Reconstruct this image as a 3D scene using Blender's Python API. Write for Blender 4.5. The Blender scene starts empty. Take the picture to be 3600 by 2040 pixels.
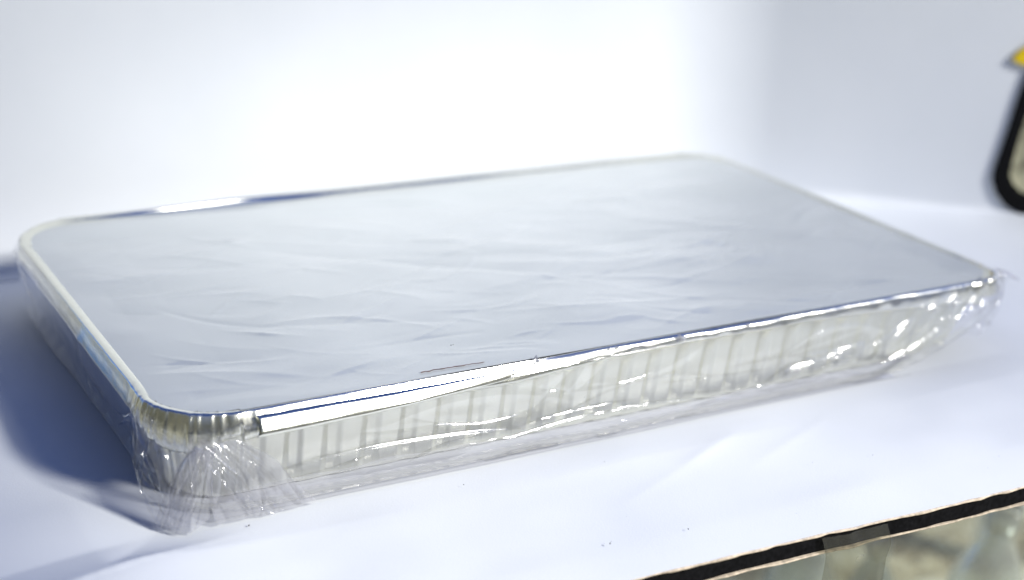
import bpy, bmesh, math, random
import numpy as np
from mathutils import Vector, Matrix

random.seed(4)
scene = bpy.context.scene
col = scene.collection
R = math.radians

# ------------------------------------------------------------------ camera
cam = bpy.data.cameras.new('camera')
cam.sensor_width = 36.0
cam.lens = 53.1
cam.clip_start = 0.02
cam.clip_end = 400
cam.dof.use_dof = True
cam.dof.focus_distance = 0.735
cam.dof.aperture_fstop = 4.4
camo = bpy.data.objects.new('camera', cam)
col.objects.link(camo)
fw = Vector((0.48218, 0.80514, -0.34533)).normalized()
rt = Vector((0.86639, -0.49668, 0.05172))
rt = (rt - fw * rt.dot(fw)).normalized()
up = rt.cross(fw)
M = Matrix((rt, up, -fw)).transposed().to_4x4()
M.translation = Vector((-0.4454, -0.7472, 0.3454))
camo.matrix_world = M
scene.camera = camo

# ------------------------------------------------------------------ daylight
SUN_AZ, SUN_EL = R(303), R(33)
world = bpy.data.worlds.new('World')
scene.world = world
world.use_nodes = True
wn = world.node_tree
bg = wn.nodes['Background']
sky = wn.nodes.new('ShaderNodeTexSky')
sky.sky_type = 'NISHITA'
sky.sun_disc = False
sky.sun_elevation = SUN_EL
sky.sun_rotation = math.atan2(math.cos(SUN_AZ), math.sin(SUN_AZ))
sky.ozone_density = 6.0
sky.dust_density = 0.1
tint = wn.nodes.new('ShaderNodeMix')
tint.data_type = 'RGBA'
tint.blend_type = 'MULTIPLY'
tint.inputs[0].default_value = 1.0
tint.inputs[7].default_value = (0.42, 0.68, 1.30, 1)
wn.links.new(sky.outputs[0], tint.inputs[6])
wn.links.new(tint.outputs[2], bg.inputs[0])
bg.inputs[1].default_value = 0.05

sun = bpy.data.lights.new('sun', 'SUN')
sun.energy = 3.3
sun.angle = R(9.5)
sun.color = (1.0, 0.985, 0.925)
suno = bpy.data.objects.new('sun', sun)
col.objects.link(suno)
sdir = Vector((math.cos(SUN_AZ) * math.cos(SUN_EL), math.sin(SUN_AZ) * math.cos(SUN_EL), math.sin(SUN_EL)))
suno.rotation_euler = sdir.to_track_quat('Z', 'Y').to_euler()
suno.location = sdir * 3

scene.view_settings.view_transform = 'Standard'
scene.view_settings.look = 'None'
scene.view_settings.exposure = 0.96
scene.view_settings.gamma = 1.0
scene.cycles.transparent_max_bounces = 32
scene.cycles.max_bounces = 14
scene.cycles.caustics_reflective = False
scene.cycles.caustics_refractive = False
scene.cycles.sample_clamp_indirect = 6.0


# ------------------------------------------------------------------ helpers
def _hash(ix, iy, iz, seed):
    h = (ix * 374761393 + iy * 668265263 + iz * 2147483647 + seed * 1274126177) & 0xFFFFFFFF
    h = ((h ^ (h >> 13)) * 1274126177) & 0xFFFFFFFF
    h = (h ^ (h >> 16)) & 0xFFFFFFFF
    return h.astype(np.float64) / 4294967295.0


def vn(x, y, z=0.0, seed=0):
    """smooth value noise in -1..1"""
    x, y, z = np.broadcast_arrays(np.asarray(x, float), np.asarray(y, float), np.asarray(z, float))
    ix, iy, iz = [np.floor(a).astype(np.int64) for a in (x, y, z)]
    fx, fy, fz = x - ix, y - iy, z - iz
    fx, fy, fz = [f * f * f * (f * (f * 6 - 15) + 10) for f in (fx, fy, fz)]
    out = 0.0
    for dx in (0, 1):
        for dy in (0, 1):
            for dz in (0, 1):
                w = (fx if dx else 1 - fx) * (fy if dy else 1 - fy) * (fz if dz else 1 - fz)
                out = out + w * _hash(ix + dx, iy + dy, iz + dz, seed)
    return out * 2 - 1


def fbm(x, y, z=0.0, seed=0, octv=3):
    s, a = 0.0, 1.0
    for k in range(octv):
        s = s + a * vn(np.asarray(x) * 2 ** k, np.asarray(y) * 2 ** k, np.asarray(z) * 2 ** k, seed + k)
        a *= 0.5
    return s


def ridged(x, y, seed=0):
    return 1 - np.abs(vn(x, y, 0.0, seed)) * 2.2


def creases(u, v, rng, n, ulim, vlim, ang, length, width, amp):
    """sharp-crested straight folds scattered over a sheet"""
    h = np.zeros_like(u)
    for _ in range(n):
        cu, cv = rng.uniform(*ulim), rng.uniform(*vlim)
        a = math.radians(rng.uniform(*ang))
        L, w = rng.uniform(*length), rng.uniform(*width)
        A = rng.uniform(*amp) * rng.choice((-1, 1, 1))
        du, dv = u - cu, v - cv
        al = du * math.cos(a) + dv * math.sin(a)
        pe = -du * math.sin(a) + dv * math.cos(a) + 0.25 * L * (al / L) ** 2 * rng.uniform(-1, 1)
        win = np.clip(1 - (al / L) ** 2, 0, 1)
        wl = w * (0.5 + 0.8 * np.clip((al / L + 1) / 2, 0, 1))
        h += A * win * np.exp(-np.abs(pe) / wl)
    return h


def link(name, me, mat=None, parent=None, smooth=True):
    o = bpy.data.objects.new(name, me)
    col.objects.link(o)
    if mat is not None:
        for m in (mat if isinstance(mat, (list, tuple)) else [mat]):
            me.materials.append(m)
    if parent is not None:
        o.parent = parent
    if smooth:
        me.polygons.foreach_set('use_smooth', [True] * len(me.polygons))
    return o


def mesh(name, verts, faces, mat=None, parent=None, smooth=True):
    me = bpy.data.meshes.new(name)
    me.from_pydata([tuple(map(float, v)) for v in verts], [], faces)
    me.update()
    return link(name, me, mat, parent, smooth)


def grid_faces(nu, nv, wrap_u=False, wrap_v=False):
    """vertices stored as index i * nv + j"""
    f = []
    for i in range(nu if wrap_u else nu - 1):
        i2 = (i + 1) % nu
        for j in range(nv if wrap_v else nv - 1):
            j2 = (j + 1) % nv
            f.append((i * nv + j, i2 * nv + j, i2 * nv + j2, i * nv + j2))
    return f


def bm_obj(name, bm, mat=None, parent=None, smooth=True):
    me = bpy.data.meshes.new(name)
    bm.to_mesh(me)
    bm.free()
    return link(name, me, mat, parent, smooth)


def empty(name, loc, label, cat, group=None):
    o = bpy.data.objects.new(name, None)
    o.empty_display_size = 0.05
    col.objects.link(o)
    o.location = loc
    tag(o, label, cat, group)
    return o


def tag(o, label, cat, group=None):
    o['label'] = label
    o['category'] = cat
    if group:
        o['group'] = group


def adopt(parent, *kids):
    """parent keeps its place; children keep their world coordinates"""
    for k in kids:
        k.parent = parent
        k.matrix_parent_inverse = Matrix.Translation(-Vector(parent.location))


# ------------------------------------------------------------------ materials
def mat(name):
    m = bpy.data.materials.new(name)
    m.use_nodes = True
    nt = m.node_tree
    return m, nt, nt.nodes['Principled BSDF']


def noise_node(nt, scale, detail=4, rough=0.55, coord='Object', stretch=None):
    tc = nt.nodes.new('ShaderNodeTexCoord')
    n = nt.nodes.new('ShaderNodeTexNoise')
    n.inputs['Scale'].default_value = scale
    n.inputs['Detail'].default_value = detail
    n.inputs['Roughness'].default_value = rough
    if stretch:
        mp = nt.nodes.new('ShaderNodeMapping')
        mp.inputs['Scale'].default_value = stretch
        nt.links.new(tc.outputs[coord], mp.inputs[0])
        nt.links.new(mp.outputs[0], n.inputs['Vector'])
    else:
        nt.links.new(tc.outputs[coord], n.inputs['Vector'])
    return n


def ramp(nt, src, stops):
    r = nt.nodes.new('ShaderNodeValToRGB')
    els = r.color_ramp.elements
    while len(els) < len(stops):
        els.new(0.5)
    for e, (p, c) in zip(els, stops):
        e.position = p
        e.color = (*c, 1)
    nt.links.new(src, r.inputs[0])
    return r


def bump(nt, b, src, strength, dist=0.001):
    n = nt.nodes.new('ShaderNodeBump')
    n.inputs['Strength'].default_value = strength
    n.inputs['Distance'].default_value = dist
    nt.links.new(src, n.inputs['Height'])
    nt.links.new(n.outputs[0], b.inputs['Normal'])
    return n


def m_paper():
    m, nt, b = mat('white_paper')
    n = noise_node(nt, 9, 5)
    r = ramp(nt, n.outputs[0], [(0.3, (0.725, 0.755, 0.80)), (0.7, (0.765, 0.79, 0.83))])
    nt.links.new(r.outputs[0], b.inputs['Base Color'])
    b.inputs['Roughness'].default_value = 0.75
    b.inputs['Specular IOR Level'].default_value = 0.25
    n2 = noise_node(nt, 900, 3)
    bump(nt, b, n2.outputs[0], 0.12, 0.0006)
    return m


def m_simple(name, colr, rough=0.5, metal=0.0, scale=60, var=0.15, bmp=0.2, spec=0.5):
    m, nt, b = mat(name)
    n = noise_node(nt, scale, 5)
    lo = tuple(c * (1 - var) for c in colr)
    hi = tuple(min(1, c * (1 + var)) for c in colr)
    r = ramp(nt, n.outputs[0], [(0.3, lo), (0.7, hi)])
    nt.links.new(r.outputs[0], b.inputs['Base Color'])
    b.inputs['Roughness'].default_value = rough
    b.inputs['Metallic'].default_value = metal
    b.inputs['Specular IOR Level'].default_value = spec
    if bmp:
        bump(nt, b, n.outputs[0], bmp, 0.0008)
    return m


def m_foil(name, rough, base=0.9, bmp=0.12, scale=220):
    m, nt, b = mat(name)
    b.inputs['Base Color'].default_value = (base, base * 0.995, base * 0.88, 1)
    b.inputs['Metallic'].default_value = 1.0
    n = noise_node(nt, scale, 4, stretch=(1, 1, 0.25))
    r = nt.nodes.new('ShaderNodeMapRange')
    r.inputs[3].default_value = rough * 0.75
    r.inputs[4].default_value = rough * 1.3
    nt.links.new(n.outputs[0], r.inputs[0])
    nt.links.new(r.outputs[0], b.inputs['Roughness'])
    bump(nt, b, n.outputs[0], bmp, 0.0006)
    return m


def m_film(name, rough=0.07, haze=0.05, tint=(0.985, 0.985, 0.99), ior=1.5, through=0.5, body=(0.85, 0.85, 0.87)):
    m = bpy.data.materials.new(name)
    m.use_nodes = True
    nt = m.node_tree
    nt.nodes.clear()
    out = nt.nodes.new('ShaderNodeOutputMaterial')
    tr = nt.nodes.new('ShaderNodeBsdfTransparent')
    tr.inputs[0].default_value = (*tint, 1)
    gl = nt.nodes.new('ShaderNodeBsdfGlossy')
    gl.inputs['Roughness'].default_value = rough
    gl.inputs['Color'].default_value = (1, 1, 1, 1)
    df = nt.nodes.new('ShaderNodeBsdfDiffuse')
    df.inputs[0].default_value = (*body, 1)
    tl = nt.nodes.new('ShaderNodeBsdfTranslucent')
    tl.inputs[0].default_value = (*body, 1)
    geo = nt.nodes.new('ShaderNodeNewGeometry')
    dt = nt.nodes.new('ShaderNodeVectorMath')
    dt.operation = 'DOT_PRODUCT'
    nt.links.new(geo.outputs['Incoming'], dt.inputs[0])

    def mth(op, x, y=None, clamp=False):
        q = nt.nodes.new('ShaderNodeMath')
        q.operation = op
        q.use_clamp = clamp
        for i_, vv_ in ((0, x), (1, y)):
            if vv_ is None:
                continue
            if isinstance(vv_, (int, float)):
                q.inputs[i_].default_value = vv_
            else:
                nt.links.new(vv_, q.inputs[i_])
        return q.outputs[0]
    f0 = ((ior - 1) / (ior + 1)) ** 2
    cosv = mth('ABSOLUTE', dt.outputs['Value'])
    sch = mth('POWER', mth('SUBTRACT', 1.0, cosv, True), 5.0)
    mul_out = mth('MULTIPLY', mth('ADD', mth('MULTIPLY', sch, 1 - f0), f0), 1.7, True)
    md = nt.nodes.new('ShaderNodeMixShader')
    md.inputs[0].default_value = through
    nt.links.new(df.outputs[0], md.inputs[1])
    nt.links.new(tl.outputs[0], md.inputs[2])
    m1 = nt.nodes.new('ShaderNodeMixShader')
    m1.inputs[0].default_value = haze
    nt.links.new(tr.outputs[0], m1.inputs[1])
    nt.links.new(md.outputs[0], m1.inputs[2])
    m2 = nt.nodes.new('ShaderNodeMixShader')
    nt.links.new(mul_out, m2.inputs[0])
    nt.links.new(m1.outputs[0], m2.inputs[1])
    nt.links.new(gl.outputs[0], m2.inputs[2])
    nt.links.new(m2.outputs[0], out.inputs[0])
    n = noise_node(nt, 160, 4)
    bn = nt.nodes.new('ShaderNodeBump')
    bn.inputs['Strength'].default_value = 0.15
    bn.inputs['Distance'].default_value = 0.001
    nt.links.new(n.outputs[0], bn.inputs['Height'])
    nt.links.new(bn.outputs[0], gl.inputs['Normal'])
    nt.links.new(bn.outputs[0], dt.inputs[1])
    return m


def m_lid():
    m, nt, b = mat('lid_board_under_film')
    n = noise_node(nt, 7, 4, stretch=(1, 2.2, 1))
    r = ramp(nt, n.outputs[0], [(0.25, (0.54, 0.575, 0.575)), (0.75, (0.625, 0.655, 0.655))])
    nt.links.new(r.outputs[0], b.inputs['Base Color'])
    b.inputs['Metallic'].default_value = 0.35
    b.inputs['Roughness'].default_value = 0.42
    b.inputs['Coat Weight'].default_value = 1.0
    b.inputs['Coat Roughness'].default_value = 0.11
    b.inputs['Coat IOR'].default_value = 1.65
    n2 = noise_node(nt, 500, 3)
    bump(nt, b, n2.outputs[0], 0.04, 0.0004)
    return m


def m_ground():
    m, nt, b = mat('trodden_earth')
    n = noise_node(nt, 14, 6, 0.6)
    r = ramp(nt, n.outputs[0], [(0.36, (0.10, 0.085, 0.05)), (0.46, (0.42, 0.39, 0.25)),
                                (0.56, (0.62, 0.62, 0.46)), (0.66, (0.80, 0.80, 0.68))])
    nt.links.new(r.outputs[0], b.inputs['Base Color'])
    b.inputs['Roughness'].default_value = 0.8
    bump(nt, b, n.outputs[0], 0.6, 0.02)
    return m


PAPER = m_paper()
CREAM = m_simple('torn_paper_fibre', (0.50, 0.42, 0.33), 0.9, scale=260, var=0.4, bmp=0.5, spec=0.2)
CORE = m_simple('black_foam', (0.006, 0.006, 0.007), 0.95, scale=400, var=0.5, bmp=0.3, spec=0.05)
FOIL = m_foil('rim_foil', 0.23)
PANFOIL = m_foil('pan_foil', 0.30, 0.94, 0.15, 150)
LID = m_lid()
FILM = m_film('clear_film', 0.11, 0.045, (0.968, 0.968, 0.972), 1.6)
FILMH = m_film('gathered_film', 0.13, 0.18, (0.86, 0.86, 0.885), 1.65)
PINCH = m_film('pinched_film', 0.2, 0.75, (0.95, 0.95, 0.95), 1.6)
TAPE = m_film('sticky_tape', 0.35, 0.08, (0.62, 0.62, 0.56), 1.3, 0.5, (0.50, 0.50, 0.45))
GLASS = m_film('window_glass', 0.02, 0.01, (0.96, 0.97, 0.95), 1.3)
BOTTLE = m_film('clear_bottle_plastic', 0.12, 0.30, (0.8, 0.85, 0.83), 1.8)
BLACK = m_simple('black_binding', (0.004, 0.004, 0.005), 0.8, scale=300, var=0.3, bmp=0.1, spec=0.1)
YELLOW = m_simple('yellow_flap', (0.85, 0.60, 0.0), 0.5, scale=90, var=0.06, bmp=0.1)
OLIVE = m_simple('mottled_olive_face', (0.36, 0.34, 0.22), 0.45, scale=60, var=0.7, bmp=0.1)
ORANGE = m_simple('orange_cap_plastic', (0.75, 0.28, 0.02), 0.45, scale=80, var=0.08, bmp=0.1)
RUST = m_simple('rusty_stain', (0.10, 0.035, 0.02), 0.8, scale=800, var=0.6, bmp=0.1)
DARK = m_simple('dark_grit', (0.02, 0.018, 0.016), 0.8, scale=900, var=0.5, bmp=0.1)
CLOTH = m_simple('blocker_cloth', (0.20, 0.22, 0.19), 0.9, scale=40, var=0.25, bmp=0.2)  # unassigned cloth for the added sun blocker
EARTH = m_ground()

# ------------------------------------------------------------------ setting
FRONT = -0.2852          # front edge of the board
WALL = 0.205


def front_y(x):
    return FRONT - 0.0388 * x + 0.0007 * vn(x * 22, 3.1, 0, 5) + 0.0004 * vn(x * 110, 1.7, 0, 6)


def build_backdrop():
    xs = np.concatenate([np.linspace(-0.352, 0.60, 400), np.linspace(0.60, 0.90, 40)[1:]])
    ny_ = 250
    verts = []
    for x in xs:
        fy = float(front_y(x))
        for t in np.linspace(0, 1, ny_):
            verts.append([x, fy + (WALL + 0.03 - fy) * t, 0.0])
    faces = grid_faces(len(xs), ny_)
    nfl = len(verts)
    # upright part: straight behind the tray, then folded forward on the right; a soft cove joins it to the table
    fx, bend = 0.2685, math.radians(36)
    rb = 0.16
    plan = [(q, WALL, 0.0) for q in np.linspace(-0.352, fx - 0.02, 120)]
    x0, y0 = plan[-1][0], WALL
    for q in np.linspace(0, 1, 20)[1:]:
        g = bend * q
        plan.append((x0 + rb * math.sin(g), y0 - rb * (1 - math.cos(g)), g))
    x1, y1, g = plan[-1]
    for q in np.linspace(0, 0.46, 110)[1:]:
        plan.append((x1 + q * math.cos(g), y1 - q * math.sin(g), g))
    for (px_, py_, g) in plan:
        nx_, ny2 = -math.sin(g), -math.cos(g)
        rad = float(np.interp(px_, [-0.35, 0.40, 0.455], [0.012, 0.010, 0.006]))
        prof = [(rad - rad * math.sin(t), rad - rad * math.cos(t) + 0.0006) for t in np.linspace(0, math.pi / 2, 16)]
        prof += [(0.0, rad + 0.25 * t) for t in np.linspace(0, 1, 50)[1:]]
        for (d, z) in prof:
            verts.append([px_ + nx_ * d, py_ + ny2 * d, z])
    faces += [tuple(i + nfl for i in f) for f in grid_faces(len(plan), len(prof))]
    vert_floor = np.arange(len(verts)) < nfl
    V = np.array(verts)
    x, y, z = V.T
    flo = np.clip((0.17 - y) / 0.1, 0, 1) * vert_floor
    under = np.clip(np.maximum(np.abs(x) - 0.27, np.abs(y) - 0.155) / 0.03, 0, 1)
    dz = 0.0011 * (vn(x * 9, y * 13, 0, 11) + 1) + 0.0005 * vn(x * 22, y * 30, 0, 12)
    # the buckle at the bottom left of the picture: a crest, a slope facing away from the sun, then a crease
    a = math.radians(14)
    du, dv = x + 0.297, y + 0.190
    pe = -du * math.sin(a) + dv * math.cos(a)
    w = 0.026 + 0.10 * np.clip(-0.29 - x, 0, 0.2)
    fade = np.clip((-0.215 - x) / 0.085, 0, 1)
    fade = fade * fade * (3 - 2 * fade)
    tq = np.clip(pe / w, 0, 1)
    shape = np.where(pe < 0, np.exp(np.minimum(pe, 0) / 0.05) * (1 - 0.12 * np.exp(-np.abs(pe) / 0.006)), (1 - tq) * 0.88 + 0.12 * (1 - tq) ** 3)
    dz = dz + 0.0065 * fade * shape
    # scuffs right of the middle
    a = math.radians(22)
    for cx, cy, L, A in ((0.015, -0.19, 0.03, 0.0006), (-0.02, -0.205, 0.05, 0.0003), (0.06, -0.2, 0.05, 0.0003)):
        du, dv = x - cx, y - cy
        al, pe = du * math.cos(a) + dv * math.sin(a), -du * math.sin(a) + dv * math.cos(a)
        dz = dz + A * np.exp(-np.abs(pe) / 0.006) * np.clip(1 - (al / L) ** 2, 0, 1)
    edge = np.clip((y - FRONT) / 0.03, 0, 1)
    V[:, 2] += dz * flo * np.maximum(under, 0) * edge
    V[:, 1] += np.where(vert_floor, 0, 0.002 * vn(x * 4, z * 6, 0, 15))
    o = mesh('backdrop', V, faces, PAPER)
    o['kind'] = 'structure'
    o['label'] = 'white paper sheet swept up from table to wall'
    # torn front edge of the sheet: a thin fibrous lip
    xe = np.linspace(-0.352, 0.9, 650)
    ev = []
    for q in xe:
        fy = float(front_y(q))
        th = 0.0008 + 0.0004 * float(vn(q * 45, 8.2, 0, 21))
        lp = 0.0006 * float(vn(q * 160, 2.2, 0, 22))
        lz = 1.6 * max(0, -0.36 - q) ** 2
        ev += [(q, fy + 0.0005, 0.0001 + lz), (q, fy - 0.0008 + lp, -0.0003 + lz), (q, fy - 0.0004 + lp, -th + lz), (q, fy + 0.004, -th + lz)]
    e = mesh('torn_edge', ev, grid_faces(len(xe), 4), CREAM, o)
    return o


backdrop = build_backdrop()


def box(bm, x0, x1, y0, y1, z0, z1):
    vs = [bm.verts.new((x, y, z)) for x in (x0, x1) for y in (y0, y1) for z in (z0, z1)]
    for f in ((0, 1, 3, 2), (4, 6, 7, 5), (0, 4, 5, 1), (2, 3, 7, 6), (0, 2, 6, 4), (1, 5, 7, 3)):
        bm.faces.new([vs[i] for i in f])


def edge_slab(name, y_in, z0, z1, m, parent, fy, amp, seed):
    """long slab whose front face follows the cut edge"""
    xs = np.linspace(-0.352, 0.9, 380)
    v = []
    for q in xs:
        f = fy(q) + amp * float(vn(q * 70, seed, 0, seed))
        v += [(q, f, z0), (q, f - amp * 0.3, (z0 + z1) / 2), (q, f, z1), (q, y_in, z1), (q, y_in, z0)]
    f = grid_faces(len(xs), 5, wrap_v=True)
    n = len(xs)
    f += [(0, 1, 2, 3, 4), tuple((n - 1) * 5 + k for k in (4, 3, 2, 1, 0))]
    return mesh(name, v, f, m, parent, smooth=False)


board = empty('foam_board', (0, 0, -0.0105), 'black cored foam board under the white paper, its cut edge showing', 'board')
b1 = edge_slab('core', 0.20, -0.0098, -0.0019, CORE, None, lambda q: float(front_y(q)) + 0.0008, 0.0005, 31)
b2 = edge_slab('bottom_facing', 0.20, -0.0110, -0.0101, CREAM, None, lambda q: float(front_y(q)) + 0.0001, 0.0006, 33)
adopt(board, b1, b2)


# ------------------------------------------------------------------ tray
A, B = 0.265, 0.1515
R_FL, R_FR, R_BR, R_BL = 0.037, 0.021, 0.036, 0.038
A0 = A - R_FL                                     # front side: x = s - A0


def _segments():
    q = math.pi / 2
    return [('l', 2 * A - R_FL - R_FR, (-A + R_FL, -B), (1, 0), (0, -1)), ('c', R_FR * q, (A - R_FR, -B + R_FR), -90, R_FR),
            ('l', 2 * B - R_FR - R_BR, (A, -B + R_FR), (0, 1), (1, 0)), ('c', R_BR * q, (A - R_BR, B - R_BR), 0, R_BR),
            ('l', 2 * A - R_BR - R_BL, (A - R_BR, B), (-1, 0), (0, 1)), ('c', R_BL * q, (-A + R_BL, B - R_BL), 90, R_BL),
            ('l', 2 * B - R_BL - R_FL, (-A, B - R_BL), (0, -1), (-1, 0)), ('c', R_FL * q, (-A + R_FL, -B + R_FL), 180, R_FL)]


SEGS = _segments()
CUM = [0.0]
for g_ in SEGS:
    CUM.append(CUM[-1] + g_[1])
TOT = CUM[-1]
SX = CUM[1]                                       # end of the front side
S_FR, S_BR, S_BL, S_FL = [(CUM[k] + CUM[k + 1]) / 2 for k in (1, 3, 5, 7)]
CORNERS = (S_FR, S_BR, S_BL, S_FL)


def perim(s, off=0.0):
    """point and outward normal on the rounded rectangle; s=0 at left end of front side, running to +x"""
    s = s % TOT
    for g in SEGS:
        if s <= g[1] + 1e-12:
            if g[0] == 'l':
                p = (g[2][0] + g[3][0] * s, g[2][1] + g[3][1] * s)
                n = g[4]
                return p[0] + n[0] * off, p[1] + n[1] * off, n[0], n[1]
            a = math.radians(g[3]) + s / g[4]
            n = (math.cos(a), math.sin(a))
            return g[2][0] + n[0] * (g[4] + off), g[2][1] + n[1] * (g[4] + off), n[0], n[1]
        s -= g[1]
    return perim(0.0, off)


def svals(fine, medium, coarse):
    """perimeter stations: fine at the two near corners, medium along the front, coarse elsewhere"""
    out, s = [], 0.0
    while s < TOT:
        out.append(s)
        near = s < 0.02 or s > CUM[7] - 0.02 or SX - 0.03 < s < CUM[2] + 0.015
        s += fine if near else (medium if s < SX else coarse)
    return np.array(out)




def dist_s(s, s0):
    d = abs((s - s0) % TOT)
    return min(d, TOT - d)


def bell(s, s0, w):
    return math.exp(-(dist_s(s, s0) / w) ** 2)


tray = empty('foil_tray', (0, 0, 0), 'shallow aluminium foil tray with a flat grey lid, sealed in clear plastic film', 'tray')


def flange_drop(s):
    """height of the folded foil flange below its crest"""
    d = 0.0070
    if s < SX:
        x = s - A0
        pts = [(-0.24, .011), (-0.2, .0085), (-0.15, .0075), (-0.077, .0062), (-0.03, .0042), (0.03, .0036), (0.1, .0042), (0.15, .0062), (0.2, .0095), (0.24, .012)]
        d = float(np.interp(x, [p[0] for p in pts], [p[1] for p in pts]))
    d += 0.0095 * bell(s, S_FL, 0.020) + 0.004 * bell(s, S_FR, 0.024)
    d += 0.002 * bell(s, S_BR, 0.03)
    return d


def build_rim():
    ss = svals(0.00028, 0.0009, 0.0013)
    N = len(ss)
    pleat_fl = 0.0017
    n1 = vn(ss * 60, 0.3, 0, 41)
    n2 = vn(ss * 260, 1.3, 0, 42)
    n3 = vn(ss * 420, 2.3, 0, 43)
    slow = vn(ss * 14, 5.3, 0, 44)
    verts = []
    K = None
    for i, s in enumerate(ss):
        cor = max(bell(s, S_FL, 0.028), bell(s, S_FR, 0.024), bell(s, S_BR, 0.03), bell(s, S_BL, 0.03))
        side = 1.0 if (s < SX or s > S_FL) else 0.6
        d = flange_drop(s)
        crump = 0.00035 * n1[i] * side
        # (outward offset, height, how strongly pleats act); the back lip stands proud, the front one lies almost level with the lid
        bk = max(0.0, 1 - abs((s - (CUM[3] + CUM[6]) / 2) / ((CUM[6] - CUM[3]) / 2)) ** 6) if CUM[3] < s < CUM[6] else 0.0
        sb = CUM[4] + A - R_BR
        gl_ = bk * bell(s, sb + 0.150, 0.060)
        lfw = min(1, max(0, min(s - CUM[6], CUM[7] - s) / 0.02 + 0.3)) if CUM[5] < s else 0.0
        hc = 0.0499 + 0.0030 * bk + 0.0005 * lfw + 0.0009 * min(1, max(0, min(s - CUM[2], CUM[3] - s) / 0.02)) + 0.0003 * float(slow[i])
        kx = float(np.interp(s - A0, [-0.09, 0.0], [1.0, 0.42])) if s < SX else (0.42 if s < CUM[2] else 1.0)
        run = (0.0064 - 0.0044 * gl_) if not (s < SX or CUM[6] < s) else (0.0030 if s < SX else 0.0044)
        prof = [(-0.0090, 0.0488, 0), (-0.0001 - run - 0.0010, 0.0492 - (0.0012 if s < SX else 0) + 0.0003 * lfw, 0.1), (-0.0001 - run, 0.0494 - (0.0009 if s < SX else 0) + 0.0010 * lfw, 0.15), (-0.0001 - run * 0.5, (hc + 0.0496) / 2 + 0.0003, 0.2), (-0.0008, hc + 0.0001, 0.3),
                (-0.0002, hc - 0.0002, 0.5), (0.0003, hc - 0.0009 * kx, 0.8), (0.0021 * kx, hc - 0.0020 * kx - 0.28 * d * kx, 1.0), (0.0029 * kx, hc - 0.0020 * kx - 0.5 * d, 1.1),
                (0.0032 * kx, hc - 0.0020 * kx - 0.75 * d, 1.2), (0.0034 * kx, hc - 0.0020 * kx - 0.93 * d, 1.2), (0.0029 * kx, hc - 0.0020 * kx - 1.0 * d, 1.1), (0.0016 * kx, hc - 0.0020 * kx - 1.0 * d, 0.8), (-0.0020, hc - 0.0020 * kx - 0.9 * d, 0.3)]
        K = len(prof)
        ko = 0.3 + 0.7 * (1.0 if s < SX else max(bell(s, S_FL, 0.035), bell(s, S_FR, 0.03)))
        for j, (o, z, g) in enumerate(prof):
            pl = (pleat_fl * (0.6 * n2[i] + 0.5 * n3[i])) * cor * g
            wob = 0.0007 * float(slow[i]) * (1 if j > 1 else 0.2)
            cr = crump * g + 0.00028 * side * g * float(vn(s * 120, j * 0.45, 0, 47))
            x, y, nx, ny = perim(s, (o if o < 0 else o * ko) + pl + cr)
            verts.append((x, y, z + wob * 0.6 + (0.0006 * n2[i] * cor * (g > 0.2))))
    return mesh('rim', verts, grid_faces(N, K, wrap_u=True), FOIL, tray)


rim = build_rim()


def build_rolled():
    n = 180
    v = []
    sec = [(0.0000, 0.0008), (0.0013, -0.0008), (0.0026, -0.0030), (0.0038, -0.0052), (0.0044, -0.0066), (0.0043, -0.0076), (0.0034, -0.0082),
           (0.0022, -0.0080), (0.0012, -0.0070), (0.0008, -0.0056), (0.0012, -0.0044), (0.0020, -0.0040)]
    k = len(sec)
    for i in range(n):
        t = i / (n - 1)
        x = -0.2223 + t * 0.175
        y = -B - 0.0034 + 0.0004 * float(vn(x * 60, 0.4, 0, 51)) + 0.002 * t ** 2
        z = 0.0478 - 0.0004 * math.sin(t * 3.1) + 0.0002 * float(vn(x * 50, 3.4, 0, 52))
        w_ = (1 - t ** 1.6) * 0.92 + 0.08
        for j, (dy, dz_) in enumerate(sec):
            e_ = 0.0005 * float(vn(x * 70, j * 0.8, 0, 53)) * (0.3 + t)
            v.append((x + (0.0012 * math.sin(j * 0.9) if i == 0 else 0), y - dy * w_ * 1.05 - e_ * 0.5, z + dz_ * w_ + e_ * 0.4))
    o = mesh('rolled_edge', v, grid_faces(n, k), FOIL, tray)
    md = o.modifiers.new('thick', 'SOLIDIFY')
    md.thickness = 0.0003
    return o


build_rolled()


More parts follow.
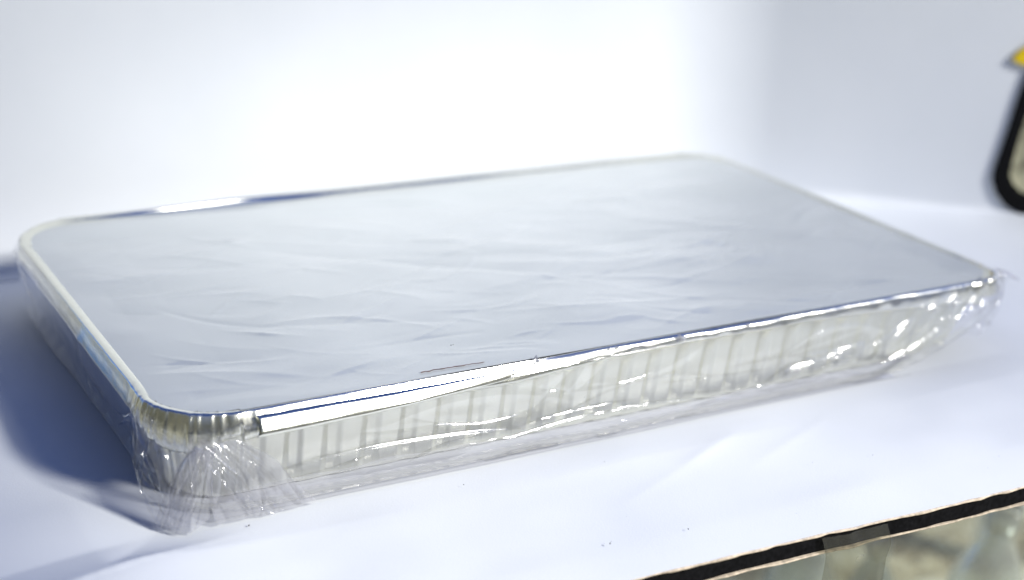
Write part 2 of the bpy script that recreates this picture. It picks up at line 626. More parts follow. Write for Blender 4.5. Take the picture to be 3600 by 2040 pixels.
def build_lid():
    nx, ny = 380, 216
    xs = np.linspace(-A + 0.003, A - 0.003, nx)
    ys = np.linspace(-B + 0.003, B - 0.003, ny)
    X, Y = np.meshgrid(xs, ys, indexing='ij')
    rng = random.Random(11)
    h = 0.00055 * vn(X * 11, Y * 20, 0, 61) + 0.00022 * vn(X * 26 + Y * 9, Y * 48, 0, 62)
    # long soft drawn folds of the film, mostly running along the tray
    h += creases(X, Y, rng, 70, (-A, A), (-B, B), (-38, 22), (0.03, 0.11), (0.004, 0.010), (0.0001, 0.00038))
    h += creases(X, Y, rng, 190, (-A, A), (-B, 0.09), (-45, 35), (0.010, 0.045), (0.0009, 0.0026), (0.00006, 0.00022))
    # a fan of finer folds right of the middle
    for k in range(26):
        ang = rng.uniform(150, 235)
        c = (0.16 + rng.uniform(-.02, .02), -0.03 + rng.uniform(-.03, .03))
        L = rng.uniform(0.02, 0.07)
        cu, cv = c[0] + math.cos(R(ang)) * L, c[1] + math.sin(R(ang)) * L
        h += creases(X, Y, random.Random(100 + k), 1, (cu, cu), (cv, cv), (ang, ang), (L, L), (0.002, 0.004), (0.0001, 0.0003))
    h += 0.0006 * np.exp(-((X + A) / 0.05) ** 2) * 0
    # gentle sag of the board between its edges and a groove along the front edge
    e = np.minimum(A - np.abs(X), B - np.abs(Y))
    h *= 2.7
    h -= 0.0011 * np.clip(e / 0.05, 0, 1)
    h *= np.clip((e - 0.006) / 0.018, 0.0, 1)
    Z = 0.0496 + h
    V = np.stack([X.ravel(), Y.ravel(), Z.ravel()], 1)
    # keep the cells within the rounded outline
    RQ = np.where(Y < 0, np.where(X < 0, R_FL, R_FR), np.where(X < 0, R_BL, R_BR))
    qx, qy = np.abs(X) - (A - RQ), np.abs(Y) - (B - RQ)
    inside = ~((qx > 0) & (qy > 0) & (np.hypot(qx, qy) > RQ - 0.003))
    ins = inside.ravel()
    f = [q for q in grid_faces(nx, ny) if all(ins[i] for i in q)]
    used = sorted({i for q in f for i in q})
    mp = {o: n for n, o in enumerate(used)}
    return mesh('lid', V[used], [tuple(mp[i] for i in q) for q in f], LID, tray)


lid = build_lid()


def build_pan():
    ss = svals(0.00035, 0.0005, 0.0009)
    N = len(ss)
    zs = np.array([0.0455, 0.0440, 0.0420, 0.0400, 0.034, 0.026, 0.018, 0.010, 0.005, 0.0025, 0.0012])
    v = []
    n2 = vn(ss * 260, 0.7, 0, 71)
    n3 = vn(ss * 520, 0.2, 0, 72)
    dn = vn(ss * 8, 0.9, 0, 73)
    for i, s in enumerate(ss):
        cor = 0.0
        for c in CORNERS:
            cor = max(cor, math.exp(-(dist_s(s, c) / 0.040) ** 4))
        ph = (s / 0.0185 + 0.25 * float(dn[i])) % 1.0
        # a land, a slope facing along the tray, the groove floor and a shorter return
        sm = lambda q: q * q * (3 - 2 * q)
        if ph < 0.40:
            fl = 0.0
        elif ph < 0.66:
            fl = sm((ph - 0.40) / 0.26)
        elif ph < 0.82:
            fl = 1.0
        else:
            fl = 1 - sm((ph - 0.82) / 0.18)
        for j, z in enumerate(zs):
            t = (0.0455 - z) / 0.0455
            g = min(1, max(0, (t - 0.1) / 0.12)) * min(1, max(0, (1 - t) / 0.10))
            off = -0.002 - 0.0030 * min(1, t / 0.12) - 0.0065 * t
            if t > 0.88:
                off -= 0.004 * ((t - 0.88) / 0.12) ** 2
            off -= 0.0019 * fl * g * (1 - cor)
            off -= 0.016 * t * bell(s, S_FR, 0.035)
            off += 0.0013 * (0.6 * n2[i] + 0.5 * n3[i]) * cor * (0.35 + 0.65 * g)
            off += 0.0004 * float(vn(s * 30, z * 90, 0, 75)) * g
            x, y, _, _ = perim(s, off)
            v.append((x, y, z))
    K = len(zs)
    f = grid_faces(N, K, wrap_u=True)
    v.append((0, 0, 0.0035))
    c = len(v) - 1
    f += [(i * K + K - 1, ((i + 1) % N) * K + K - 1, c) for i in range(N)]
    return mesh('pan', v, f, PANFOIL, tray)


build_pan()


def build_film():
    """clear film hanging from the rim to the table all round"""
    ss = svals(0.0005, 0.0007, 0.0016)
    N, K = len(ss), 100
    vv = np.linspace(0, 1, K)
    u, Vg = np.meshgrid(ss, vv, indexing='ij')
    rng = random.Random(23)
    w = Vg * 0.055
    h = 0.0006 * vn(u * 14, w * 50, 0, 81) + 0.00012 * vn(u * 60, w * 130, 0, 82)

    def fold(x, z, ang, L, wd, A):
        """one fold at a place on the front side"""
        w0 = 0.055 * (0.1 + 0.8 * (0.045 - z) / 0.0415)
        s0 = x + A0
        return creases(u, w, random.Random(int(abs(x) * 1e5) + int(z * 1e5)), 1, (s0, s0), (w0, w0), (ang, ang), (L, L), (wd, wd), (A, A))
    # the long taut pulls along the front
    for f in ((-0.150, 0.0225, 2, 0.075, 0.0013, 0.0015), (-0.020, 0.0160, 2, 0.095, 0.0012, 0.0016), (0.070, 0.0125, 3, 0.060, 0.0012, 0.0012),
              (-0.120, 0.0175, -6, 0.040, 0.0016, 0.0013), (-0.100, 0.0140, 3, 0.035, 0.0010, 0.0010), (-0.045, 0.0205, 0, 0.040, 0.0009, 0.0010),
              (-0.010, 0.0290, -2, 0.050, 0.0010, 0.0009), (0.040, 0.0230, 3, 0.045, 0.0010, 0.0010), (-0.190, 0.0160, -4, 0.030, 0.0010, 0.0009),
              (0.095, 0.0190, -12, 0.030, 0.0042, 0.0036), (0.125, 0.0195, -20, 0.028, 0.0052, 0.0046), (0.138, 0.0170, 30, 0.022, 0.0036, 0.0028),
              (0.165, 0.0280, -35, 0.024, 0.0030, 0.0028), (0.190, 0.0330, -50, 0.022, 0.0030, 0.0030), (0.212, 0.0380, -62, 0.020, 0.0030, 0.0032),
              (0.200, 0.0200, -30, 0.030, 0.0026, 0.0024), (0.175, 0.0150, -14, 0.040, 0.0022, 0.0018)):
        h += np.abs(fold(*f))
    h += creases(u, w, rng, 16, (0.0, SX), (0.008, 0.05), (-9, 7), (0.02, 0.07), (0.0008, 0.0018), (0.0004, 0.0009))
    h += creases(u, w, rng, 20, (0.0, SX), (0.008, 0.05), (-60, 60), (0.008, 0.025), (0.0008, 0.0018), (0.0003, 0.0008))
    # creases radiating from the gathered corners
    for sc, n in ((S_FL, 26), (S_FR, 16), (S_BR, 14), (S_BL, 14)):
        for k in range(n):
            a = rng.uniform(15, 165)
            L = rng.uniform(0.012, 0.042)
            s0 = sc + rng.uniform(-0.03, 0.03) + math.cos(R(a)) * L * 0.9
            w0 = 0.006 + math.sin(R(a)) * L * 0.9
            h += creases(u, w, rng, 1, (s0, s0), (w0, w0), (a - 8, a + 8), (L, L), (0.0009, 0.0028), (0.0005, 0.0015))
    h += creases(u, w, rng, 26, (SX + 0.03, TOT), (0.004, 0.055), (-80, 80), (0.01, 0.04), (0.002, 0.005), (0.0004, 0.0012))
    h *= np.clip(Vg / 0.10, 0, 1)
    hem = vn(ss * 16, 0.5, 0, 84)[:, None]
    hem2 = vn(ss * 55, 0.5, 0, 85)[:, None]
    d = np.array([min(flange_drop(s), 0.009) for s in ss])[:, None]
    cr = np.array([bell(s, S_FR, 0.05) for s in ss])[:, None]
    cl = np.array([bell(s, S_FL, 0.03) for s in ss])[:, None]

    def lf_(s):
        c0, c1 = CUM[5], CUM[7]            # far left corner starts / left side ends
        if s < c0:
            return 0.0
        if s < CUM[6]:
            return (s - c0) / (CUM[6] - c0)
        if s < c1:
            return 1.0
        return max(0.0, 1 - (s - c1) / ((TOT - c1) * 0.6))
    lf = np.array([lf_(s) for s in ss])[:, None]
    lf = lf * lf * (3 - 2 * lf)
    lift = np.array([0.030 * min(1, max(0, (s - A0 - 0.165) / 0.095)) ** 1.4 * (1 if s < CUM[2] else max(0, 1 - (s - CUM[2]) / 0.08)) for s in ss])[:, None]
    t = Vg
    top = 0.0505
    q1 = np.clip(t / 0.10, 0, 1)
    q2 = np.clip((t - 0.10) / 0.80, 0, 1)
    q3 = np.clip((t - 0.90) / 0.10, 0, 1)
    o = 0.0006 + 0.0034 * q1
    z = top - q1 * d * 0.9
    o = o + 0.0030 * q2 ** 1.1 + 0.0020 * np.sin(q2 * np.pi) + 0.0015 * hem * q2 - cr * 0.003 * q2 - cl * 0.006 * q2
    z = np.where(q2 > 0, (top - d * 0.9) * (1 - q2) + (0.0035 + lift) * q2, z)
    o = o - 0.012 * q3 + 0.0012 * hem2 * np.sin(q3 * np.pi)
    z = np.where(q3 > 0, (0.0035 + lift) * (1 - q3) + 0.0008 + lift * 0.8 * q3, z)
    o = o - lf * 0.011 * np.sin(q2 * np.pi / 2)
    o = o + h
    z = z + 0.5 * h * ((t > 0.1) & (t < 0.85))
    z = np.maximum(z, 0.0016)
    P0 = np.array([perim(s, 0.0) for s in ss])
    Xc = P0[:, 0:1] + P0[:, 2:3] * o
    Yc = P0[:, 1:2] + P0[:, 3:4] * o
    V = np.stack([Xc, Yc, z], 2).reshape(-1, 3)
    return mesh('film_skirt', V, grid_faces(N, K, wrap_u=True), FILM, tray)


build_film()


def loft(name, curves, nu, nv, amp, freq, seed, m, rng_creases=0, parent=tray, shift=(0, 0, 0), ang=(-90, 90), span=(0.15, 0.7), wid=(0.014, 0.05)):
    """sheet through guide curves (each a list of 3-D points, all of equal length), crumpled along its normal"""
    C = np.array(curves, float) + np.array(shift)                   # m x k x 3

    def resample(P, n, axis):
        P = np.moveaxis(P, axis, 0)
        m_ = P.shape[0]
        t = np.linspace(0, m_ - 1, n)
        out = []
        for q in t:
            i = min(int(q), m_ - 2)
            f = q - i
            p0 = P[max(i - 1, 0)]; p1 = P[i]; p2 = P[i + 1]; p3 = P[min(i + 2, m_ - 1)]
            out.append(0.5 * ((2 * p1) + (-p0 + p2) * f + (2 * p0 - 5 * p1 + 4 * p2 - p3) * f ** 2 + (-p0 + 3 * p1 - 3 * p2 + p3) * f ** 3))
        return np.moveaxis(np.array(out), 0, axis)

    G = resample(resample(C, nu, 0), nv, 1)
    du = np.gradient(G, axis=0)
    dv = np.gradient(G, axis=1)
    nrm = np.cross(du, dv)
    nrm /= np.linalg.norm(nrm, axis=2, keepdims=True) + 1e-9
    U, Vv = np.meshgrid(np.linspace(0, 1, nu), np.linspace(0, 1, nv), indexing='ij')
    h = amp * (0.8 * vn(U * freq[0], Vv * freq[1], 0, seed) + 0.45 * vn(U * freq[0] * 2.3, Vv * freq[1] * 2.1, 0, seed + 1))
    rg = random.Random(seed)
    if rng_creases:
        h += creases(U, Vv, rg, rng_creases, (0, 1), (0, 1), ang, span, wid, (amp * 0.6, amp * 2.2))
    G = G + nrm * h[..., None]
    G[..., 2] = np.maximum(G[..., 2], 0.0022)
    return mesh(name, G.reshape(-1, 3), grid_faces(nu, nv), m, parent)


# the loose ear of film at the near left corner, three overlapping sheets
loft('film_flap', [
    [(-0.2690, -0.1200, 0.0470), (-0.2722, -0.1270, 0.0397), (-0.2740, -0.1343, 0.0280), (-0.2745, -0.1430, 0.0140), (-0.2700, -0.1555, 0.0035)],
    [(-0.2670, -0.1230, 0.0475), (-0.2700, -0.1330, 0.0390), (-0.2715, -0.1420, 0.0280), (-0.2700, -0.1510, 0.0150), (-0.2660, -0.1590, 0.0035)],
    [(-0.2655, -0.1280, 0.0470), (-0.2650, -0.1390, 0.0400), (-0.2655, -0.1480, 0.0300), (-0.2640, -0.1560, 0.0180), (-0.2620, -0.1610, 0.0040)],
    [(-0.2640, -0.1330, 0.0460), (-0.2600, -0.1440, 0.0410), (-0.2570, -0.1530, 0.0350), (-0.2590, -0.1600, 0.0230), (-0.2580, -0.1640, 0.0060)],
], 110, 130, 0.0008, (3, 2), 91, FILM, 26)
loft('film_tail', [
    [(-0.2515, -0.1610, 0.0395), (-0.2590, -0.1625, 0.0330), (-0.2640, -0.1640, 0.0240), (-0.2660, -0.1650, 0.0150), (-0.2685, -0.1630, 0.0030)],
    [(-0.2500, -0.1640, 0.0390), (-0.2565, -0.1670, 0.0320), (-0.2610, -0.1690, 0.0240), (-0.2635, -0.1690, 0.0150), (-0.2665, -0.1680, 0.0025)],
    [(-0.2480, -0.1655, 0.0385), (-0.2530, -0.1690, 0.0310), (-0.2565, -0.1715, 0.0240), (-0.2590, -0.1725, 0.0150), (-0.2625, -0.1720, 0.0025)],
    [(-0.2450, -0.1640, 0.0380), (-0.2490, -0.1670, 0.0310), (-0.2515, -0.1690, 0.0240), (-0.2530, -0.1705, 0.0150), (-0.2560, -0.1715, 0.0030)],
    [(-0.2420, -0.1620, 0.0375), (-0.2450, -0.1640, 0.0310), (-0.2460, -0.1655, 0.0240), (-0.2470, -0.1670, 0.0150), (-0.2480, -0.1690, 0.0060)],
], 120, 140, 0.0008, (4, 1.5), 95, FILMH, 22, shift=(0.0, 0.006, 0.0), ang=(70, 110), span=(0.35, 1.0), wid=(0.015, 0.05))
loft('film_tail', [
    [(-0.2530, -0.1590, 0.0385), (-0.2600, -0.1600, 0.0300), (-0.2655, -0.1605, 0.0200), (-0.2680, -0.1590, 0.0110), (-0.2700, -0.1570, 0.0030)],
    [(-0.2510, -0.1600, 0.0380), (-0.2560, -0.1620, 0.0290), (-0.2600, -0.1640, 0.0190), (-0.2630, -0.1640, 0.0100), (-0.2650, -0.1640, 0.0030)],
    [(-0.2470, -0.1600, 0.0370), (-0.2500, -0.1620, 0.0280), (-0.2530, -0.1650, 0.0180), (-0.2550, -0.1660, 0.0100), (-0.2570, -0.1670, 0.0030)],
], 100, 130, 0.0008, (4, 1.5), 97, FILMH, 14, shift=(0.0, 0.005, 0.0), ang=(70, 115), span=(0.35, 1.0), wid=(0.015, 0.05))
# folds spreading from the knot across the near end of the front side
loft('film_fold', [
    [(-0.2520, -0.1610, 0.0385), (-0.2490, -0.1660, 0.0260), (-0.2480, -0.1690, 0.0130), (-0.2450, -0.1700, 0.0030)],
    [(-0.2470, -0.1610, 0.0385), (-0.2380, -0.1660, 0.0260), (-0.2330, -0.1690, 0.0130), (-0.2300, -0.1700, 0.0025)],
    [(-0.2400, -0.1610, 0.0390), (-0.2270, -0.1655, 0.0260), (-0.2200, -0.1680, 0.0130), (-0.2150, -0.1700, 0.0025)],
    [(-0.2320, -0.1615, 0.0395), (-0.2160, -0.1640, 0.0280), (-0.2060, -0.1660, 0.0150), (-0.1950, -0.1680, 0.0025)],
], 160, 120, 0.0007, (3, 1.2), 99, FILMH, 22, shift=(0.0, 0.005, 0.0), ang=(72, 112), span=(0.4, 1.1), wid=(0.012, 0.035))
# gathered ear at the far right corner
loft('film_tail', [
    [(0.2500, -0.1530, 0.0480), (0.2520, -0.1560, 0.0400), (0.2440, -0.1570, 0.0290), (0.2300, -0.1580, 0.0200)],
    [(0.2600, -0.1470, 0.0490), (0.2650, -0.1500, 0.0400), (0.2560, -0.1530, 0.0290), (0.2380, -0.1570, 0.0170)],
    [(0.2670, -0.1390, 0.0490), (0.2740, -0.1430, 0.0420), (0.2650, -0.1470, 0.0300), (0.2450, -0.1540, 0.0150)],
    [(0.2690, -0.1300, 0.0490), (0.2760, -0.1350, 0.0430), (0.2700, -0.1380, 0.0320), (0.2520, -0.1460, 0.0150)],
], 110, 110, 0.0007, (3, 3), 103, FILM, 12)
loft('film_tail', [
    [(0.2660, -0.1420, 0.0480), (0.2740, -0.1450, 0.0455), (0.2800, -0.1470, 0.0425)],
    [(0.2680, -0.1390, 0.0500), (0.2760, -0.1420, 0.0480), (0.2815, -0.1450, 0.0440)],
    [(0.2690, -0.1350, 0.0490), (0.2770, -0.1390, 0.0465), (0.2825, -0.1420, 0.0420)],
], 60, 60, 0.0006, (3, 3), 107, FILMH, 6)


def hem_shade_band():  # grey strip darkens the foot like shade under the pan
    """film doubled under itself along the front foot, tinted to stand for the shade there"""
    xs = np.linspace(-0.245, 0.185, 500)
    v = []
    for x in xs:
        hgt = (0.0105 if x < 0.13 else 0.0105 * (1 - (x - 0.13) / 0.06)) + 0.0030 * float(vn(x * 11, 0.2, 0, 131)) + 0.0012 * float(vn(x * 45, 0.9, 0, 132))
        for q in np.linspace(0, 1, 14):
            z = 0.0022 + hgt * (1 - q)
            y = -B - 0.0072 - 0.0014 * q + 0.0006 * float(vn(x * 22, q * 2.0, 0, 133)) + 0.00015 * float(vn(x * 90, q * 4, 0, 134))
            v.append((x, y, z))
    return mesh('film_hem_shade', v, grid_faces(500, 14), FILMH, tray)


hem_shade_band()


def pinch(x, size, seed):
    """a little star of film pinched up on the front edge"""
    rg = random.Random(seed)
    y = -B - 0.0012
    z = 0.0488
    pts = [(x, y - 0.0035 * size, z + 0.001)]
    ring = []
    n = 9
    for k in range(n):
        a = 2 * math.pi * k / n
        r = 0.0062 * size * (1.25 if k % 2 == 0 else 0.5) * rg.uniform(0.8, 1.2)
        ring.append((x + r * math.cos(a), y + 0.0008 + 0.0022 * size * max(0, math.sin(a)), z - 0.0006 + (0.5 if math.sin(a) > 0 else 0.85) * r * math.sin(a)))
    v = pts + ring
    f = [(0, 1 + k, 1 + (k + 1) % n) for k in range(n)]
    return mesh('film_pinch', v, f, PINCH, tray, smooth=False)


pinch(-0.0726, 0.95, 1)
pinch(0.0163, 0.7, 2)
pinch(-0.0290, 0.4, 3)
pinch(-0.0240, 0.45, 4)
pinch(0.062, 0.3, 5)


def streak(name, p0, p1, w, z, seed, m, parent, n=26):
    rg = random.Random(seed)
    v = []
    p0, p1 = Vector(p0), Vector(p1)
    d = (p1 - p0).normalized()
    q = Vector((-d.y, d.x))
    for i in range(n):
        t = i / (n - 1)
        c = p0.lerp(p1, t) + q * rg.uniform(-w, w) * 0.5
        hw = w * rg.uniform(0.15, 0.7) * (1 - t * 0.55)
        v += [(c.x + q.x * hw, c.y + q.y * hw, z), (c.x, c.y, z + 0.0002), (c.x - q.x * hw, c.y - q.y * hw, z)]
    return mesh(name, v, grid_faces(n, 3), m, parent)


streak('rusty_streak', (-0.133, -0.1428), (-0.098, -0.1440), 0.0011, 0.0501, 3, RUST, tray)
# dents in the far right rim
streak('rim_dent', (0.2605, -0.062), (0.2590, -0.083), 0.0012, 0.0522, 6, PANFOIL, tray)


def crumb(bm, x, y, z, r, seed):
    rg = random.Random(seed)
    ret = bmesh.ops.create_icosphere(bm, subdivisions=1, radius=r, matrix=Matrix.Translation((x, y, z)))
    for v in ret['verts']:
        v.co += Vector((rg.uniform(-1, 1), rg.uniform(-1, 1), rg.uniform(-1, 1))) * r * 0.5


bm = bmesh.new()
for k, (x, y, r) in enumerate([(-0.102, -0.116, .00032), (-0.1005, -0.1155, .00022), (-0.03, -0.13, .0002), (-0.041, -0.116, .0002)]):
    crumb(bm, x, y, 0.0489 + r, r, k)
o = bm_obj('grit', bm, DARK)
o['kind'] = 'stuff'
o['label'] = 'dark specks of grit on the lid'
adopt(tray, o)
bm = bmesh.new()
rg = random.Random(9)
pts = [(-0.232, -0.17, .0004), (-0.049, -0.257, .0003), (-0.09, -0.253, .0004), (-0.0885, -0.2515, .0002), (-0.124, -0.175, .00025)]
pts += [(rg.uniform(-0.3, 0.2), rg.uniform(-0.27, -0.175), rg.uniform(.0001, .0002)) for _ in range(8)]
for k, (x, y, r) in enumerate(pts):
    crumb(bm, x, y, 0.0018 + r * 0.5, r, 50 + k)
o = bm_obj('paper_grit', bm, DARK)
o['kind'] = 'stuff'
o['label'] = 'dark specks scattered on the white paper'

# ------------------------------------------------------------------ tape on the board edge
tx0, tx1 = 0.0110, 0.0500
v = []
n, k = 26, 40
for i in range(n):
    t = i / (n - 1)
    x = tx0 + (tx1 - tx0) * t
    for j in range(k):
        q = j / (k - 1)
        z = -0.0012 - q * 0.075
        y = float(front_y(x)) - 0.0012 - 0.0016 * math.exp(-((q - 0.12) / 0.1) ** 2) + 0.0006 * float(vn(x * 160, z * 90, 0, 121))
        xx = x + 0.0035 * (1 - min(1, q / 0.2)) ** 1.5 * (-1 if t < 0.5 else -1)
        v.append((xx, y, z))
tp = mesh('sticky_tape', v, grid_faces(n, k), TAPE)
tag(tp, 'strip of cloudy clear tape hanging from the black board edge', 'tape')

# ------------------------------------------------------------------ behind and below: black bound pouch with yellow flap
def build_sign():
    root = empty('cutout_sign', (0.523, 0.078, 0.0), 'black edged cut-out sign with mottled olive face and yellow top, leaning on the white paper', 'sign')
    ax = Vector((0.809, -0.588, 0)).normalized()          # along its width
    nz = Vector((-0.588, -0.809, 0)).normalized()         # towards the viewer
    base = Vector((0.4868, 0.0684, 0.001))
    # outline in (width, height), left half then mirrored
    half = [(0.070, 0.000), (0.040, 0.000), (0.026, 0.0015), (0.014, 0.007), (0.005, 0.017), (0.000, 0.029), (0.0008, 0.040),
            (0.0030, 0.052), (0.0062, 0.072), (0.0097, 0.096), (0.0130, 0.114), (0.0170, 0.128), (0.024, 0.140), (0.045, 0.148), (0.070, 0.150)]

    def dense(P, n=70):
        P = np.array(P)
        d = np.concatenate([[0], np.cumsum(np.hypot(*np.diff(P, axis=0).T))])
        t = np.linspace(0, d[-1], n)
        return np.stack([np.interp(t, d, P[:, 0]), np.interp(t, d, P[:, 1])], 1)
    L = dense(half)
    Rr = np.array([(0.14 - p[0], p[1]) for p in L[::-1]])[1:-1]
    out = np.concatenate([L, Rr])
    cen = np.array([0.07, 0.07])

    def W(p, dep):
        return base + ax * p[0] + Vector((0, 0, p[1])) + nz * dep * 0.16

    def inset(P, d):
        n = len(P)
        t = np.roll(P, -1, 0) - np.roll(P, 1, 0)
        t /= np.linalg.norm(t, axis=1, keepdims=True) + 1e-9
        nn = np.stack([-t[:, 1], t[:, 0]], 1)
        if ((cen - P) * nn).sum() < 0:
            nn = -nn
        return P + nn * d
    wid = np.array([0.0135 + 0.003 * math.sin(i * 0.13) for i in range(len(out))])[:, None]
    rings = [(out, 0.0005), (inset(out, -0.0003), 0.002), (out, 0.0045), (inset(out, 0.001), 0.0050), (inset(out, wid * 0.95), 0.0050), (inset(out, wid), 0.0040)]
    v, nO = [], len(out)
    for P, dpt in rings:
        v += [W(p, dpt) for p in P]
    f = []
    for q in range(len(rings) - 1):
        for i in range(nO):
            i2 = (i + 1) % nO
            f.append((q * nO + i, q * nO + i2, (q + 1) * nO + i2, (q + 1) * nO + i))
    border = mesh('border', v, f, BLACK)
    P = inset(out, wid * 0.95)
    v = [W(p, 0.0041) for p in P] + [W(p * 0.5 + cen * 0.5, 0.0042) for p in P] + [W(cen, 0.0042)]
    f = [(i, (i + 1) % nO, nO + (i + 1) % nO, nO + i) for i in range(nO)] + [(nO + i, nO + (i + 1) % nO, 2 * nO) for i in range(nO)]
    face = mesh('face', v, f, OLIVE)
    v = [W(p, 0.0004) for p in out] + [W(cen, 0.0002)]
    back = mesh('back', v, [((i + 1) % nO, i, nO) for i in range(nO)], BLACK)
    # yellow flap over the top with a rounded lower left lip
    fl = [(0.0005, 0.1250), (0.0000, 0.1268), (0.0025, 0.1305), (0.0070, 0.1350), (0.0140, 0.1410), (0.032, 0.151), (0.070, 0.155)]
    lo = [(0.0005, 0.1250), (0.0035, 0.1234), (0.0090, 0.1218), (0.018, 0.120), (0.035, 0.119), (0.055, 0.118), (0.070, 0.118)]
    fl, lo = dense(fl, 40), dense(lo, 40)
    prof = np.concatenate([fl, [(0.14 - p[0], p[1]) for p in fl[::-1][1:]], [(0.14 - p[0], p[1]) for p in lo[1:]], lo[::-1][1:-1]])
    n = len(prof)
    c2 = np.array([0.07, 0.138])
    v = [W(p, 0.0007) for p in prof] + [W(p, 0.0064) for p in prof] + [W(p * 0.97 + c2 * 0.03, 0.0070) for p in prof] + [W(c2, 0.0070), W(c2, 0.0007)]
    f = []
    for q in range(2):
        f += [(q * n + i, q * n + (i + 1) % n, (q + 1) * n + (i + 1) % n, (q + 1) * n + i) for i in range(n)]
    f += [(2 * n + i, 2 * n + (i + 1) % n, 3 * n) for i in range(n)] + [((i + 1) % n, i, 3 * n + 1) for i in range(n)]
    flap = mesh('flap', v, f, YELLOW)
    adopt(root, border, face, back, flap)
    return root


build_sign()

# ------------------------------------------------------------------ below the board
bm = bmesh.new()
box(bm, -60, 60, -60, 60, -0.60, -0.45)
g = bm_obj('ground', bm, EARTH, smooth=False)
g['kind'] = 'structure'

case = empty('display_case', (0.0, -0.26, -0.45), 'glass display case carrying the white paper covered board', 'display case')
bm = bmesh.new()
box(bm, -0.35, 0.9, -0.266, -0.261, -0.448, -0.0120)
pane = bm_obj('front_pane', bm, GLASS, smooth=False)
bm = bmesh.new()
box(bm, -0.9, 1.1, -0.29, 0.24, -0.450, -0.4455)
base = bm_obj('base', bm, CORE, smooth=False)
adopt(case, pane)
bpy.data.objects.remove(base)


def lathe(name, prof, seg, m):
    v, f = [], []
    for (r, z) in prof:
        for k in range(seg):
            a = 2 * math.pi * k / seg
            v.append((r * math.cos(a), r * math.sin(a), z))
    n = len(prof)
    for q in range(n - 1):
        for k in range(seg):
            f.append((q * seg + k, q * seg + (k + 1) % seg, (q + 1) * seg + (k + 1) % seg, (q + 1) * seg + k))
    if prof[0][0] > 0.0005:
        f.append(tuple(reversed(range(seg))))
    if prof[-1][0] > 0.0005:
        f.append(tuple((n - 1) * seg + k for k in range(seg)))
    me = bpy.data.meshes.new(name)
    me.from_pydata(v, [], f)
    me.update()
    return link(name, me, m)


def bottle(loc, tilt, label, cap_mat, sc=1.0):
    root = empty('bottle', loc, label, 'bottle', 'clear bottles below the board')
    b = lathe('body', [(0.012, 0.002), (0.030, 0.0), (0.034, 0.006), (0.0345, 0.03), (0.032, 0.045), (0.0345, 0.06), (0.0345, 0.12),
                       (0.032, 0.14), (0.022, 0.165), (0.0135, 0.18), (0.0125, 0.198)], 32, BOTTLE)
    c = lathe('cap', [(0.0150, 0.190), (0.0158, 0.192), (0.0158, 0.208), (0.0145, 0.211)], 24, cap_mat)
    for k in (b, c):
        k.parent = root
    root.rotation_euler = tilt
    root.scale = (sc, sc, sc)
    return root


WHITECAP = m_simple('white_cap_plastic', (0.7, 0.72, 0.7), 0.4, scale=80, var=0.05, bmp=0.1)
bottle((0.724, 0.201, -0.45), (0.02, 0.03, 0), 'small clear bottle with an orange cap standing below the board', ORANGE, 0.5)
bottle((0.490, 0.012, -0.45), (0.02, 0.05, 0), 'large clear bottle with a clear cap, nearest below the board', BOTTLE)
bottle((0.355, 0.085, -0.45), (-0.03, 0.02, 0), 'clear bottle with a white cap half hidden by the tape', WHITECAP, 0.95)
bottle((0.455, 0.095, -0.45), (0.03, -0.06, 0), 'clear bottle with a white cap between the tape and the large bottle', WHITECAP, 0.7)


# ------------------------------------------------------------------ unseen sheets added behind the camera to shade table and wall
def hung_sheet(name, zlo, zhi, edge, xr, label, cat, sag):
    nz_, nx_ = 50, 70
    v = []
    for t in np.linspace(0, 1, nz_):
        z = zlo + t * (zhi - zlo)
        xe = edge(z)
        for q in np.linspace(0, 1, nx_):
            x = xe + q * (xr - xe)
            v.append((x, -0.9 + 0.008 * math.sin(x * 14 + z * 3), z - sag * max(0, x - 0.3) * (1 - t)))
    o = mesh(name, v, grid_faces(nz_, nx_), SHEET)
    tag(o, label, cat)
    return o


SHEET = m_film('right_blocker_sheet', 0.6, 0.36, (0.97, 0.97, 0.97), 1.1, 0.5, (0.36, 0.38, 0.36))
TOP_BLOCK = m_film('top_blocker_sheet', 0.6, 0.52, (0.97, 0.97, 0.97), 1.1, 0.5, (0.33, 0.35, 0.35))
SIDE_BLOCK = m_film('side_blocker_sheet', 0.6, 0.72, (0.97, 0.97, 0.97), 1.1, 0.3, (0.16, 0.17, 0.13))
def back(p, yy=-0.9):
    """where the sun ray that ends at p crosses the plane of the added sheets"""
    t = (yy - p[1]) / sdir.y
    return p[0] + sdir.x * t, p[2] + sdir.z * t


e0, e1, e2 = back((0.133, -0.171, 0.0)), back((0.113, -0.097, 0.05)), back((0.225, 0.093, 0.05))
hung_sheet('right_blocker', e0[1] - 0.01, e2[1] + 0.05, lambda z: float(np.interp(z, [e0[1], e1[1], e2[1]], [e0[0], e1[0], e2[0]])), 2.2,  # added out of view; its edge follows the wanted shadow line
           'unseen low sheet added behind the camera to shade the right half of the table', 'blocker', 0.11)


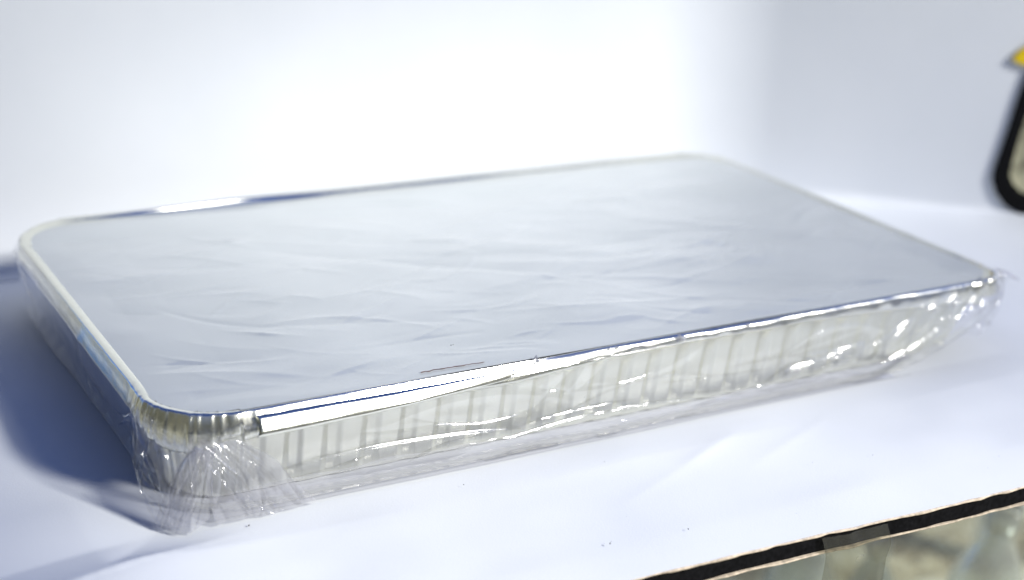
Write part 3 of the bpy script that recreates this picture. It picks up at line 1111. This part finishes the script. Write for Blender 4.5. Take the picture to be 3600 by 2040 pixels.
def build_top_blocker():  # added sheet out of view, dims the upper and left backdrop
    xs = np.linspace(-1.6, 2.4, 130)
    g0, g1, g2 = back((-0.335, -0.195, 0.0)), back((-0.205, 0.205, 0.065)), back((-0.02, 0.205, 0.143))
    v = []
    for x in xs:
        lo = float(np.interp(x, [-1.6, g0[0], g1[0], g2[0], 2.4], [g0[1], g0[1], g1[1], g2[1], g2[1]]))
        for t in np.linspace(0, 1, 50):
            z = lo + t * (1.75 - lo)
            v.append((x, -0.9 + 0.008 * math.sin(x * 14 + z * 3), z))
    o = mesh('top_blocker', v, grid_faces(130, 50), TOP_BLOCK)
    tag(o, 'unseen high sheet added behind the camera to shade the top and left of the backdrop', 'top_blocker')



def build_side_blocker():  # added sheet out of view, dims the left edge of the table
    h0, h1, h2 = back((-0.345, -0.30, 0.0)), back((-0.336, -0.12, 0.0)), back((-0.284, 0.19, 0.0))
    v = []
    for z in np.linspace(0.12, h2[1] + 0.12, 40):
        xe = float(np.interp(z, [h0[1], h1[1], h2[1]], [h0[0], h1[0], h2[0]]))
        for q in np.linspace(0, 1, 40):
            x = xe - q * 0.9
            v.append((x, -0.93 + 0.012 * math.sin(x * 30), z))
    o = mesh('side_blocker', v, grid_faces(40, 40), SIDE_BLOCK)
    tag(o, 'unseen dark sheet added behind the viewer to shade the left edge', 'side_blocker')


build_top_blocker()
build_side_blocker()


# ------------------------------------------------------------------ what stands across the way, seen in the foil
def build_walls():
    m, nt, b = mat('olive_render')
    n = noise_node(nt, 1.3, 6, 0.6)
    r = ramp(nt, n.outputs[0], [(0.3, (0.025, 0.03, 0.02)), (0.5, (0.08, 0.08, 0.05)), (0.68, (0.26, 0.23, 0.13))])
    nt.links.new(r.outputs[0], b.inputs['Base Color'])
    b.inputs['Roughness'].default_value = 0.9
    for (x0, x1, y0, y1, h) in ((-5, 7, -6.3, -6.0, 2.6), (-5.3, -5, -6.3, 6, 5.0), (7, 7.3, -6.3, 6, 2.2)):
        bm = bmesh.new()
        box(bm, x0, x1, y0, y1, -0.45, h)
        o = bm_obj('wall', bm, m, smooth=False)
        o['kind'] = 'structure'


build_walls()
